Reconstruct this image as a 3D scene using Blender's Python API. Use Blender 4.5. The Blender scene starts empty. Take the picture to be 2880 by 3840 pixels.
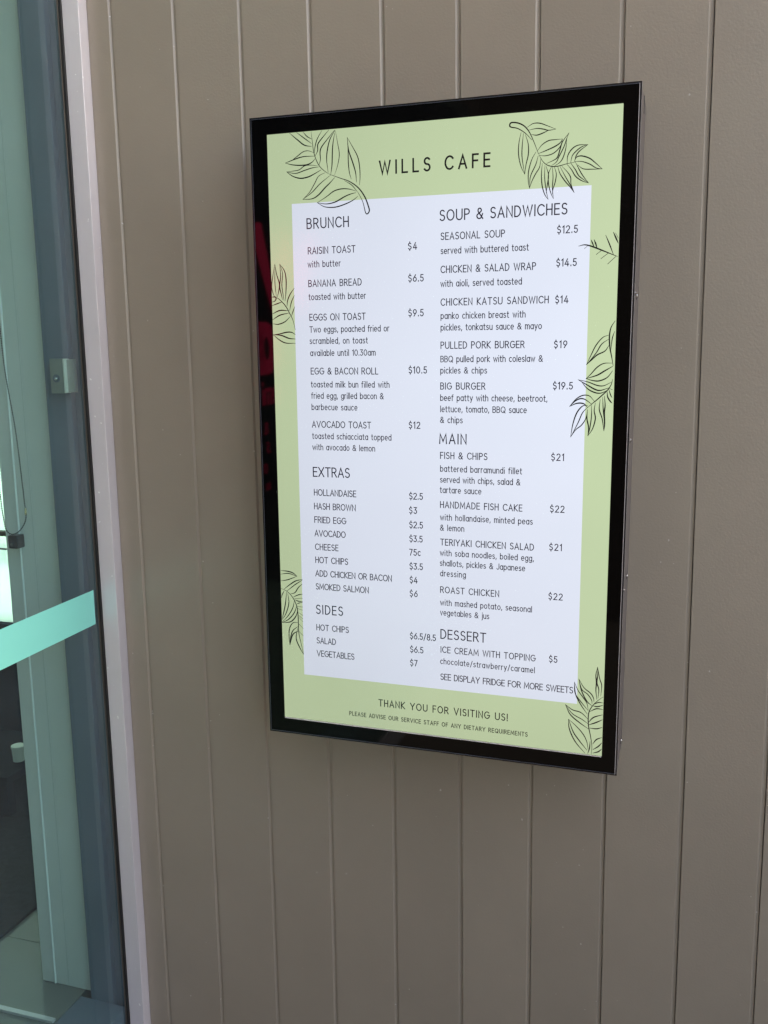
import bpy, bmesh, math, random
from mathutils import Matrix, Vector
random.seed(7)
S = bpy.context.scene
C = bpy.context.scene.collection
R_ = math.radians

# ---------------------------------------------------------------- camera
cam_d = bpy.data.cameras.new('camera'); cam = bpy.data.objects.new('camera', cam_d); C.objects.link(cam)
cam_d.sensor_fit = 'VERTICAL'; cam_d.sensor_height = 32.0; cam_d.lens = 32.0*3453.6/3840
cam_d.clip_start = 0.05; cam_d.clip_end = 500
right = Vector((0.951133, 0.30837533, -0.01583245)); fwd = Vector((-0.30677486, 0.93787306, -0.16212127)); up = Vector((-0.03514537, 0.15905589, 0.98664382))
M = Matrix.Identity(4)
for i in range(3):
    M[i][0] = right[i]; M[i][1] = up[i]; M[i][2] = -fwd[i]
M.translation = Vector((0.80546, -1.74695, 0.77126))
cam.matrix_world = M
S.camera = cam

EXPO = 3.2
# ---------------------------------------------------------------- sky, sun, exposure
SUN_EL, SUN_AZ = 50.0, 50.0           # azimuth from +y towards +x
w = bpy.data.worlds.new('World'); S.world = w; w.use_nodes = True
nt = w.node_tree; nt.nodes.clear()
sky = nt.nodes.new('ShaderNodeTexSky'); sky.sky_type = 'NISHITA'; sky.sun_disc = False
sky.sun_elevation = R_(SUN_EL); sky.sun_rotation = R_(SUN_AZ); sky.air_density = .8; sky.dust_density = 3.0; sky.ozone_density = 1.0
bg = nt.nodes.new('ShaderNodeBackground'); bg.inputs[1].default_value = 0.15
wo = nt.nodes.new('ShaderNodeOutputWorld')
nt.links.new(sky.outputs[0], bg.inputs[0]); nt.links.new(bg.outputs[0], wo.inputs[0])
sd = bpy.data.lights.new('sun', 'SUN'); sd.energy = 2.4; sd.angle = R_(0.5); sd.color = (1.0, 0.95, 0.87)
sun = bpy.data.objects.new('sun', sd); C.objects.link(sun)
sv = Vector((math.sin(R_(SUN_AZ))*math.cos(R_(SUN_EL)), math.cos(R_(SUN_AZ))*math.cos(R_(SUN_EL)), math.sin(R_(SUN_EL))))
sun.rotation_euler = sv.to_track_quat('Z', 'Y').to_euler(); sun.location = (3, 3, 6)
S.view_settings.view_transform = 'Standard'; S.view_settings.look = 'None'
S.view_settings.exposure = EXPO; S.view_settings.gamma = 1; S.view_settings.use_curve_mapping = False
S.view_settings.use_white_balance = True; S.view_settings.white_balance_temperature = 8600; S.view_settings.white_balance_tint = 10
S.render.engine = 'CYCLES'
S.cycles.sample_clamp_indirect = 1.0; S.cycles.sample_clamp_direct = 1.5; S.cycles.max_bounces = 10; S.cycles.transparent_max_bounces = 16

# ---------------------------------------------------------------- helpers
def mat(name, col, rough=0.5, metal=0.0, spec=0.5, bump=0.0, bscale=200.0, var=0.0, vscale=8.0, coat=0.0, specks=0.0, speck_col=(.6,.58,.55), stretch=None, bdist=0.001):
    m = bpy.data.materials.new(name); m.use_nodes = True
    n = m.node_tree.nodes; l = m.node_tree.links; b = n['Principled BSDF']
    b.inputs['Base Color'].default_value = (*col, 1); b.inputs['Roughness'].default_value = rough
    b.inputs['Metallic'].default_value = metal; b.inputs['Specular IOR Level'].default_value = spec
    b.inputs['Coat Weight'].default_value = coat; b.inputs['Coat Roughness'].default_value = 0.05
    geo = n.new('ShaderNodeNewGeometry')
    vec = geo.outputs['Position']
    if stretch:
        mp = n.new('ShaderNodeMapping'); mp.inputs['Scale'].default_value = stretch; l.new(vec, mp.inputs[0]); vec = mp.outputs[0]
    colo = None
    if var > 0:
        t = n.new('ShaderNodeTexNoise'); t.inputs['Scale'].default_value = vscale; t.inputs['Detail'].default_value = 5; t.inputs['Roughness'].default_value = .6
        l.new(vec, t.inputs['Vector'])
        mr = n.new('ShaderNodeMapRange'); mr.inputs[1].default_value = .3; mr.inputs[2].default_value = .7; mr.inputs[3].default_value = 1-var; mr.inputs[4].default_value = 1+var
        l.new(t.outputs[0], mr.inputs[0])
        mx = n.new('ShaderNodeVectorMath'); mx.operation = 'SCALE'; mx.inputs[0].default_value = col; l.new(mr.outputs[0], mx.inputs['Scale'])
        colo = mx.outputs[0]; l.new(colo, b.inputs['Base Color'])
    if specks > 0:
        t2 = n.new('ShaderNodeTexNoise'); t2.inputs['Scale'].default_value = 90; t2.inputs['Detail'].default_value = 1
        l.new(geo.outputs['Position'], t2.inputs['Vector'])
        gt = n.new('ShaderNodeMath'); gt.operation = 'GREATER_THAN'; gt.inputs[1].default_value = 1-specks; l.new(t2.outputs[0], gt.inputs[0])
        mm = n.new('ShaderNodeMix'); mm.data_type = 'RGBA'; l.new(gt.outputs[0], mm.inputs['Factor'])
        mm.inputs[6].default_value = (*col, 1); mm.inputs[7].default_value = (*speck_col, 1)
        if colo: l.new(colo, mm.inputs[6])
        l.new(mm.outputs[2], b.inputs['Base Color'])
    if bump > 0:
        t3 = n.new('ShaderNodeTexNoise'); t3.inputs['Scale'].default_value = bscale; t3.inputs['Detail'].default_value = 4
        l.new(vec, t3.inputs['Vector'])
        bp = n.new('ShaderNodeBump'); bp.inputs['Strength'].default_value = bump; bp.inputs['Distance'].default_value = bdist
        l.new(t3.outputs[0], bp.inputs['Height']); l.new(bp.outputs[0], b.inputs['Normal'])
    return m

def obj(name, bm_or_me, m, parent=None, smooth=False):
    if isinstance(bm_or_me, bmesh.types.BMesh):
        me = bpy.data.meshes.new(name); bmesh.ops.recalc_face_normals(bm_or_me, faces=bm_or_me.faces); bm_or_me.to_mesh(me); bm_or_me.free()
    else: me = bm_or_me
    if m is not None and not me.materials: me.materials.append(m)
    if smooth:
        for p in me.polygons: p.use_smooth = True
    o = bpy.data.objects.new(name, me); C.objects.link(o)
    if parent is not None: o.parent = parent
    return o

def thing(name, label, cat, loc=(0, 0, 0), group=None):
    o = bpy.data.objects.new(name, None); C.objects.link(o); o.location = loc
    o['label'] = label; o['category'] = cat
    if group: o['group'] = group
    return o

def struct(o, kind='structure'):
    o['kind'] = kind; return o

def box(bm, x0, x1, y0, y1, z0, z1, bev=0.0):
    vs = [bm.verts.new((x, y, z)) for x in (x0, x1) for y in (y0, y1) for z in (z0, z1)]
    f = []
    for q in ((0, 1, 3, 2), (4, 6, 7, 5), (0, 4, 5, 1), (2, 3, 7, 6), (0, 2, 6, 4), (1, 5, 7, 3)):
        f.append(bm.faces.new([vs[i] for i in q]))
    if bev > 0:
        es = list({e for ff in f for e in ff.edges})
        bmesh.ops.bevel(bm, geom=es, offset=bev, segments=2, profile=.5, affect='EDGES')
    return bm

def bx(*a, **k): return box(bmesh.new(), *a, **k)

def prism(pts, z0, z1):
    """closed xy outline extruded in z"""
    bm = bmesh.new()
    a = [bm.verts.new((x, y, z0)) for x, y in pts]; b = [bm.verts.new((x, y, z1)) for x, y in pts]
    n = len(pts)
    for i in range(n): bm.faces.new((a[i], a[(i+1) % n], b[(i+1) % n], b[i]))
    bm.faces.new(a[::-1]); bm.faces.new(b)
    return bm

def cyl(bm, c, axis, r, h, n=16):
    axis = Vector(axis).normalized(); q = axis.to_track_quat('Z', 'Y').to_matrix().to_4x4()
    mm = Matrix.Translation(Vector(c)) @ q
    bmesh.ops.create_cone(bm, cap_ends=True, segments=n, radius1=r, radius2=r*.9, depth=h, matrix=mm)
    return bm

def spline(pts, k=5):
    P = [Vector(p) for p in pts]; out = []
    if len(P) < 3: return [tuple(p) for p in P]
    for i in range(len(P)-1):
        a = P[i-1] if i else P[0]*2-P[1]; b = P[i]; c = P[i+1]; d = P[i+2] if i+2 < len(P) else P[-1]*2-P[-2]
        for j in range(k):
            t = j/k
            out.append(tuple(.5*((2*b)+(c-a)*t+(2*a-5*b+4*c-d)*t*t+(3*b-a-3*c+d)*t**3)))
    out.append(tuple(P[-1])); return out
WALL = 0.157          # y of the cladding face
FLOOR = -0.915         # floor inside the door
GROUND = -1.07         # paving outside, one step down
TOPZ = 1.95

# ---------------------------------------------------------------- materials
m_wall = mat('painted_cladding', (.212, .179, .142), rough=.34, spec=.5, bump=.32, bscale=210, var=.035, vscale=5, bdist=.0011, specks=.205, speck_col=(.33, .31, .28))
def tint_by_board(m, amt):
    n = m.node_tree.nodes; l = m.node_tree.links; b = n['Principled BSDF']; src = b.inputs['Base Color'].links[0].from_socket
    oi = n.new('ShaderNodeObjectInfo'); mr = n.new('ShaderNodeMapRange'); mr.inputs[3].default_value = 1-amt; mr.inputs[4].default_value = 1+amt
    l.new(oi.outputs['Random'], mr.inputs[0]); mx = n.new('ShaderNodeVectorMath'); mx.operation = 'SCALE'
    l.new(src, mx.inputs[0]); l.new(mr.outputs[0], mx.inputs['Scale']); l.new(mx.outputs[0], b.inputs['Base Color'])
tint_by_board(m_wall, .035)
m_silver = mat('anodised_aluminium', (.60, .56, .575), rough=.38, metal=.35, spec=.5, bump=.05, bscale=300, var=.03, vscale=5, specks=.215, speck_col=(.8, .79, .77))
m_gasket = mat('black_rubber', (.012, .011, .011), rough=.45, bump=.1)
m_gasket_lip = mat('brown_rubber_lip', (.07, .06, .05), rough=.4)
m_frame = mat('slate_powder_coat', (.15, .165, .21), rough=.5, bump=.05, var=.03)
m_reveal = mat('painted_plasterboard', (.60, .585, .55), rough=.7, bump=.08, bscale=260, var=.03, vscale=3)
m_joint = mat('faint_joint', (.45, .46, .44), rough=.8)
m_casing = mat('casing_powder_coat', (.105, .088, .080), rough=.55, spec=.2, bump=.1, bscale=400)
m_bezel = mat('black_glass_bezel', (.0006, .0006, .0009), rough=.04, spec=.13)
m_rimlit = mat('lit_rim_edge', (.40, .37, .38), rough=.4, metal=.3)  # rim tone brightened to stand for light on the right edge
m_rimshade = mat('shaded_rim_edge', (.035, .045, .065), rough=.3, spec=.5)  # same rim coloured darker for its less lit edges
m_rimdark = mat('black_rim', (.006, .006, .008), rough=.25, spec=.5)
m_steel = mat('screw_steel', (.55, .52, .48), rough=.25, metal=1.0)
m_dark = mat('dark_slot', (.01, .009, .009), rough=.6)
m_paver = mat('concrete_paving', (.032, .030, .028), rough=.85, bump=.4, bscale=60, var=.15, vscale=5, bdist=.004)
m_tile = mat('interior_floor', (.17, .165, .155), rough=.35, bump=.05, bscale=60, var=.08, vscale=4)
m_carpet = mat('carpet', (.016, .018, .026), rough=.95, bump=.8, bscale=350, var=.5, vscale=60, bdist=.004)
m_white = mat('white_paint', (.75, .75, .73), rough=.6, bump=.03)
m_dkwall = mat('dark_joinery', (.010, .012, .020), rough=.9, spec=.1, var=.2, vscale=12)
m_brown = mat('stained_timber', (.06, .035, .018), rough=.5, var=.2, vscale=20)
m_chain = mat('bead_chain', (.012, .012, .014), rough=.3, spec=.6)
m_brass = mat('brass_connector', (.75, .62, .40), rough=.25, metal=1.0)
m_lock = mat('satin_lock', (.32, .315, .30), rough=.35, metal=.3)
m_chrome = mat('polished_edge', (.95, .93, .86), rough=.3, metal=.5)
m_decal = mat('mint_decal', (.17, .60, .50), rough=.4)
m_red = mat('crimson_vinyl', (.62, .02, .10), rough=.4)
m_fac = mat('dark_facade', (.020, .019, .017), rough=.8, bump=.2, bscale=20, var=.3, vscale=2)
m_conc = mat('pale_terrace', (.62, .62, .60), rough=.8, var=.05, vscale=1, bump=.2, bscale=30)

def glass_mat(name, tint, ior=1.5, haze=0.0):
    m = bpy.data.materials.new(name); m.use_nodes = True
    n = m.node_tree.nodes; l = m.node_tree.links; n.clear()
    tr = n.new('ShaderNodeBsdfTransparent'); tr.inputs[0].default_value = (*tint, 1)
    gl = n.new('ShaderNodeBsdfGlossy'); gl.inputs['Roughness'].default_value = 0.01
    fr = n.new('ShaderNodeFresnel'); fr.inputs[0].default_value = ior
    mx = n.new('ShaderNodeMixShader'); o = n.new('ShaderNodeOutputMaterial')
    gg = n.new('ShaderNodeNewGeometry'); sb = n.new('ShaderNodeMath'); sb.operation = 'SUBTRACT'; sb.inputs[0].default_value = 1; l.new(gg.outputs['Backfacing'], sb.inputs[1])
    mu = n.new('ShaderNodeMath'); mu.operation = 'MULTIPLY'; l.new(fr.outputs[0], mu.inputs[0]); l.new(sb.outputs[0], mu.inputs[1])
    l.new(mu.outputs[0], mx.inputs[0]); l.new(tr.outputs[0], mx.inputs[1]); l.new(gl.outputs[0], mx.inputs[2]); l.new(mx.outputs[0], o.inputs[0])
    if haze > 0:      # patchy smears plus a bluish haze painted in to lift dark areas
        df = n.new('ShaderNodeBsdfDiffuse'); df.inputs[0].default_value = (.50, .62, .72, 1)
        g2 = n.new('ShaderNodeNewGeometry'); tn = n.new('ShaderNodeTexNoise'); tn.inputs['Scale'].default_value = 4; tn.inputs['Detail'].default_value = 6; l.new(g2.outputs['Position'], tn.inputs['Vector'])
        mp = n.new('ShaderNodeMapRange'); mp.inputs[1].default_value = .35; mp.inputs[2].default_value = .7; mp.inputs[3].default_value = haze*.6; mp.inputs[4].default_value = haze*1.8; l.new(tn.outputs[0], mp.inputs[0])
        m3 = n.new('ShaderNodeMixShader'); l.new(mp.outputs[0], m3.inputs[0]); l.new(mx.outputs[0], m3.inputs[1]); l.new(df.outputs[0], m3.inputs[2]); l.new(m3.outputs[0], o.inputs[0])
    return m
m_glass = glass_mat('green_tinted_glass', (.735, .865, .855), haze=.013)

def screen_mat(name, col, strength=1.0, var=.02, spec=.5):
    """LCD pixels: they give off their own colour behind a glossy front"""
    m = bpy.data.materials.new(name); m.use_nodes = True
    n = m.node_tree.nodes; l = m.node_tree.links; b = n['Principled BSDF']
    b.inputs['Base Color'].default_value = (.004, .004, .005, 1); b.inputs['Roughness'].default_value = .12; b.inputs['Specular IOR Level'].default_value = spec
    b.inputs['Emission Color'].default_value = (*col, 1)
    g = n.new('ShaderNodeNewGeometry'); t = n.new('ShaderNodeTexNoise'); t.inputs['Scale'].default_value = 3.5; t.inputs['Detail'].default_value = 2
    l.new(g.outputs['Position'], t.inputs['Vector'])
    mr = n.new('ShaderNodeMapRange'); mr.inputs[1].default_value = .3; mr.inputs[2].default_value = .7
    mr.inputs[3].default_value = strength*(1-var); mr.inputs[4].default_value = strength*(1+var)
    l.new(t.outputs[0], mr.inputs[0])
    # panels look dimmer the further off-axis they are seen
    lw = n.new('ShaderNodeLayerWeight'); lw.inputs[0].default_value = .5
    m2 = n.new('ShaderNodeMapRange'); m2.inputs[1].default_value = .0; m2.inputs[2].default_value = .13; m2.inputs[3].default_value = 1.07; m2.inputs[4].default_value = .80
    l.new(lw.outputs['Facing'], m2.inputs[0])
    mu = n.new('ShaderNodeMath'); mu.operation = 'MULTIPLY'; l.new(mr.outputs[0], mu.inputs[0]); l.new(m2.outputs[0], mu.inputs[1])
    l.new(mu.outputs[0], b.inputs['Emission Strength'])
    return m
K = 2.0**(-EXPO)
m_green = screen_mat('screen_sage_green', (.43, .61, .475), K*1.06)
m_sheet = screen_mat('screen_white', (.60, .745, 1.08), K*1.07, var=.015)
m_ink = screen_mat('screen_navy', (.010, .010, .034), K*1.0)
m_inkb = screen_mat('screen_black', (.002, .003, .004), K*1.0)

# ---------------------------------------------------------------- ground and building shell
struct(obj('pavement', bx(-40, 40, -60, .14, GROUND-.2, GROUND), m_paver))
struct(obj('bounce_paving', bx(4.3, 30, -30, .10, GROUND+.001, GROUND+.03), m_conc))  # unseen pale ground added to bounce warm light onto the groove slopes
struct(obj('interior_floor', bx(-6, -.56, .30, 1.6, FLOOR-.1, FLOOR-.004), m_tile))
struct(obj('doorway_floor', bx(-6, -.700, -4.2, .296, GROUND-.1, FLOOR-.002), m_tile))
struct(obj('threshold', bx(-.6995, -.558, -4.2, .138, GROUND-.1, FLOOR-.006), m_frame))
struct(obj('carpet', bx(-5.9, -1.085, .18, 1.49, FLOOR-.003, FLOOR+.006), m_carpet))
struct(obj('terrace', bx(-30, 20, 1.75, 60, FLOOR-.2, FLOOR-.06), m_conc))

# clad wall: individual shiplap boards over a backing frame
PITCH, X0, NB = 0.15816, -0.43767, 24
cw = thing('clad_wall', 'taupe painted wall of vertical shiplap boards behind the menu screen', 'wall', (0.4, WALL, FLOOR))
def child(o, parent):            # keep world placement under a moved empty
    o.parent = parent; o.matrix_parent_inverse = Matrix.Translation(-parent.location); return o
def board_bm(xa, xb, first=False):
    y = WALL; d = .0064
    r = .0009
    pts = [(xa, y+.016), (xa, y+r), (xa+r*.3, y+r*.3), (xa+r, y), (xb-.0006, y), (xb, y+.0003), (xb+.0036, y+.0040), (xb+.0040, y+.0042), (xb+.0083, y+.0042), (xb+.0083, y+.016)]
    # hand-painted edges wander a little along the height
    bm = bmesh.new(); N = 64; ph = [random.uniform(0, 6.28) for _ in range(6)]; rings = []
    for k in range(N+1):
        z = GROUND-.02+(TOPZ-GROUND+.02)*k/N; rg = []
        for i, (px, py) in enumerate(pts):
            q = 0 if i < 4 else 3
            wv = .00016*math.sin(z*7.1+ph[q])+.00012*math.sin(z*17.3+ph[q+1])+.00010*math.sin(z*41+ph[q+2])+random.uniform(-.00005, .00005)
            if i in (0, 9): wv = 0
            rg.append(bm.verts.new((px+wv, py, z)))
        rings.append(rg)
    n = len(pts)
    for a, b in zip(rings[:-1], rings[1:]):
        for i in range(n): bm.faces.new((a[i], a[(i+1) % n], b[(i+1) % n], b[i]))
    bm.faces.new(rings[0][::-1]); bm.faces.new(rings[-1])
    return bm
base_me = []
child(obj('board', board_bm(-.4975, X0-.005), m_wall), cw)
for i in range(NB):
    xa = X0+i*PITCH+.0045
    if i < 6:
        o = obj('board', board_bm(X0+.0045, X0+PITCH-.005), m_wall); base_me.append(o.data)
    else:
        o = obj('board', base_me[(i*5) % 6], m_wall)
    o.location.x = i*PITCH
    jit = random.uniform(-.0004, .0004)
    o.location.y = jit
    child(o, cw)
child(obj('backing', bx(-.50, X0+NB*PITCH, WALL+.0175, WALL+.14, GROUND, TOPZ), m_dkwall), cw)
child(obj('capping', bx(-.50, X0+NB*PITCH, WALL-.02, WALL+.15, TOPZ+.001, TOPZ+.04, bev=.003), m_silver), cw)

# interior seen through the door glass
iw = thing('return_wall', 'pale painted return wall behind the door glass, left of the clad wall', 'wall', (-.75, WALL, FLOOR))
child(obj('panel', bx(-.838, -.797, WALL, WALL+.11, FLOOR, 2.05, bev=.002), m_reveal), iw)
child(obj('panel', bx(-.7935, -.672, WALL+.001, WALL+.11, FLOOR, 2.05, bev=.0015), m_reveal), iw)
child(obj('cover_strip', bx(-.7968, -.7937, WALL-.003, WALL+.10, FLOOR, 2.05, bev=.0012), m_white), iw)
child(obj('joint', bx(-.7525, -.7512, WALL+.0004, WALL+.0013, FLOOR, 2.05), m_joint), iw)
cr = struct(obj('ceiling', bx(-6, -.60, -1.6, 1.6, 1.90, 2.05), m_white))
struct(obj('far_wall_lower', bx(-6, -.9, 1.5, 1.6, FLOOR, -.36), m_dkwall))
struct(obj('far_wall_upper', bx(-6, -.9, 1.5, 1.6, .70, 1.90), m_reveal))
struct(obj('side_wall', bx(-6.1, -6, -4.2, 1.6, FLOOR, 2.05), m_reveal))
struct(obj('inner_wall', bx(-.9, -.56, .30, 1.6, FLOOR, 2.05), m_reveal))
fw = thing('far_window', 'bright window at the far side of the room behind the door glass', 'window', (-2, 1.55, -.36))
for z0, z1 in ((-.359, -.33), (.67, .699), (.05, .066)):
    child(obj('rail', bx(-5.9, -.9, 1.53, 1.57, z0, z1), m_frame), fw)
for xx in (-4.6, -3.1, -1.3):
    child(obj('mullion', bx(xx-.02, xx+.02, 1.528, 1.572, -.328, .668), m_frame), fw)
child(obj('pane', bx(-5.9, -.9, 1.548, 1.554, -.33, .67), m_glass), fw)
bl = obj('roller_blind', bx(-5.6, -.92, 1.49, 1.496, -.345, .40), m_white); bl.data.materials[0] = None
m_blind = bpy.data.materials.new('translucent_blind'); m_blind.use_nodes = True
n = m_blind.node_tree.nodes; l = m_blind.node_tree.links; n.clear()
td = n.new('ShaderNodeBsdfTranslucent'); td.inputs[0].default_value = (.85, .87, .86, 1); df = n.new('ShaderNodeBsdfDiffuse'); df.inputs[0].default_value = (.8, .82, .8, 1)
mx = n.new('ShaderNodeMixShader'); mx.inputs[0].default_value = .35; oo = n.new('ShaderNodeOutputMaterial')
l.new(td.outputs[0], mx.inputs[1]); l.new(df.outputs[0], mx.inputs[2]); l.new(mx.outputs[0], oo.inputs[0])
bl.data.materials[0] = m_blind
bl['label'] = 'white roller blind glowing with daylight at the far window'; bl['category'] = 'blind'

# dark bench with a pale tub, far left through the glass
bn = thing('bench', 'dark low bench in the shadow behind the door glass', 'bench', (-1.75, 1.05, FLOOR))
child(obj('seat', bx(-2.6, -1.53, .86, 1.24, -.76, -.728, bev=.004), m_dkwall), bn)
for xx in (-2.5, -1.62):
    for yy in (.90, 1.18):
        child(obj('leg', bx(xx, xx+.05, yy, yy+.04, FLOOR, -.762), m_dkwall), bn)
tb = thing('tub', 'small pale tub standing on the dark bench, low behind the door glass', 'tub', (-1.59, 1.0, -.728))
bmt = bmesh.new(); bmesh.ops.create_cone(bmt, cap_ends=True, segments=20, radius1=.021, radius2=.024, depth=.055, matrix=Matrix.Translation((-1.591, 1.0, -.7005)))
child(obj('body', bmt, m_white), tb)
bmt = bmesh.new(); bmesh.ops.create_cone(bmt, cap_ends=True, segments=20, radius1=.026, radius2=.025, depth=.006, matrix=Matrix.Translation((-1.591, 1.0, -.6698)))
child(obj('lid', bmt, m_white), tb)
hr = obj('handrail', bx(-5.5, -1.2, 1.44, 1.475, .052, .074, bev=.006), m_brown); hr['label'] = 'brown rail crossing the bright far window behind the door glass'; hr['category'] = 'rail'
hs = obj('hem_bar', bx(-5.6, -.92, 1.4865, 1.4895, -.017, -.010), m_gasket); hs.parent = bl
# bead chain of the roller blind, looped through a clip on the return wall
ch = thing('blind_chain', 'black bead chain looped through a small clip on the pale return wall', 'blind chain', (-.79, .13, .32))
CH = [(-.810, 1.90), (-.7965, 1.30), (-.780, .864), (-.775, .755), (-.758, .609), (-.749, .44), (-.7475, .405), (-.752, .388), (-.760, .376), (-.774, .362), (-.791, .355), (-.803, .357), (-.812, .367), (-.816, .391), (-.821, .458), (-.832, .75), (-.842, 1.30), (-.850, 1.90)]
def sample(pts, step):
    out = []; acc = 0
    for a, b in zip(pts[:-1], pts[1:]):
        L_ = math.hypot(b[0]-a[0], b[1]-a[1]); t = acc
        while t < L_:
            f = t/L_; out.append((a[0]+(b[0]-a[0])*f, a[1]+(b[1]-a[1])*f)); t += step
        acc = t-L_
    return out
bb = bmesh.new()
for (x, z) in sample(spline(CH, 6), .0058):
    if abs(z-.415) < .009 and x > -.77: continue
    bmesh.ops.create_icosphere(bb, subdivisions=1, radius=.0022, matrix=Matrix.Translation((x, .13, z)))
o = child(obj('bead', bb, m_chain, smooth=True), ch); o['kind'] = 'stuff'
cd = bmesh.new()
cs = spline(CH, 6)
for a, b in zip(cs[:-1], cs[1:]):
    a = Vector((a[0], .13, a[1])); b = Vector((b[0], .13, b[1])); cyl(cd, (a+b)/2, b-a, .0007, (b-a).length*1.05, 6)
child(obj('cord', cd, m_chain), ch)
b = bmesh.new(); cyl(b, (-.7478, .13, .415), (.05, 0, 1), .0026, .016, 12); child(obj('connector', b, m_brass), ch)
child(obj('clip', bx(-.806, -.779, .126, WALL-.0005, .318, .352, bev=.003), m_chain), ch)
b = bmesh.new(); cyl(b, (-.793, .1245, .329), (0, 1, 0), .0042, .003, 12); child(obj('clip_screw', b, m_steel), ch)
sill = struct(obj('floor_track', bx(-1.6, -.702, .02, .034, FLOOR-.001, FLOOR+.006), m_silver))

# ---------------------------------------------------------------- door frame, jamb and glass
dj = thing('door_frame', 'silver aluminium door jamb with black gasket beside the taupe wall', 'door frame', (-.52, WALL, FLOOR))
child(obj('jamb', bx(-.541, -.4982, .127, WALL+.012, GROUND, 2.05, bev=.0012), m_silver), dj)
child(obj('gasket', bx(-.5485, -.5415, .124, WALL, GROUND, 2.05, bev=.0008), m_gasket), dj)
child(obj('gasket_lip', bx(-.5505, -.5488, .1215, WALL, GROUND, 2.05, bev=.0004), m_gasket_lip), dj)
child(obj('glazing_bead', bx(-.562, -.5535, .135, WALL+.01, FLOOR, 2.05, bev=.001), m_frame), dj)
child(obj('glazing_bead', bx(-.581, -.5665, .147, WALL+.01, FLOOR, 2.05, bev=.001), m_frame), dj)
child(obj('cover_plate', bx(-.6715, -.5535, WALL+.0005, WALL+.05, GROUND, 2.05), m_frame), dj)
child(obj('stile', bx(-.668, -.597, .1385, WALL, GROUND+.08, 2.05, bev=.0015), m_frame), dj)
# latch box on the stile
lk = thing('latch_box', 'small metal latch box with a bright edge on the dark door stile', 'latch', (-.635, .138, .75))
child(obj('case', bx(-.6365, -.5985, .118, .138, .7065, .7885, bev=.002), m_lock), lk)
child(obj('bright_edge', bx(-.5980, -.5945, .1170, .138, .7075, .7875, bev=.0006), m_chrome), lk)
child(obj('keeper', bx(-.5940, -.5750, .126, .138, .7085, .7865, bev=.001), m_lock), lk)
b = bmesh.new(); cyl(b, (-.6170, .1165, .742), (0, 1, 0), .0095, .004, 20); child(obj('screw_cup', b, m_frame, smooth=False), lk)
b = bmesh.new(); bmesh.ops.create_uvsphere(b, u_segments=12, v_segments=8, radius=.0042, matrix=Matrix.Translation((-.6170, .1145, .7405))); child(obj('screw_head', b, m_steel, smooth=True), lk)

# glass pane, runs from the gasket towards the viewer
GA = Vector((-.5492, .118, 0)); GDn = Vector((.0411, -.9992, 0)).normalized(); GN = Vector((.9992, .0411, 0))
gl = thing('door_glass', 'green tinted glass door pane with a mint safety stripe, left edge of the picture', 'glass door', (GA.x, GA.y, FLOOR))
def gbox(s0, s1, z0, z1, t0, t1):
    bm = bmesh.new(); box(bm, s0, s1, t0, t1, z0, z1)
    for v in bm.verts:
        s, t, z = v.co; p = GA+GDn*s+GN*t; v.co = (p.x, p.y, z)
    return bm
child(obj('pane', gbox(0, 3.6, FLOOR-.049, 2.04, -.008, 0), m_glass), gl)
child(obj('safety_stripe', gbox(.012, .62, .1465, .2318, .0004, .0010), m_decal), gl)
child(obj('bottom_channel', gbox(.004, 3.6, GROUND, FLOOR-.05, -.006, .006), m_frame), gl)

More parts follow.
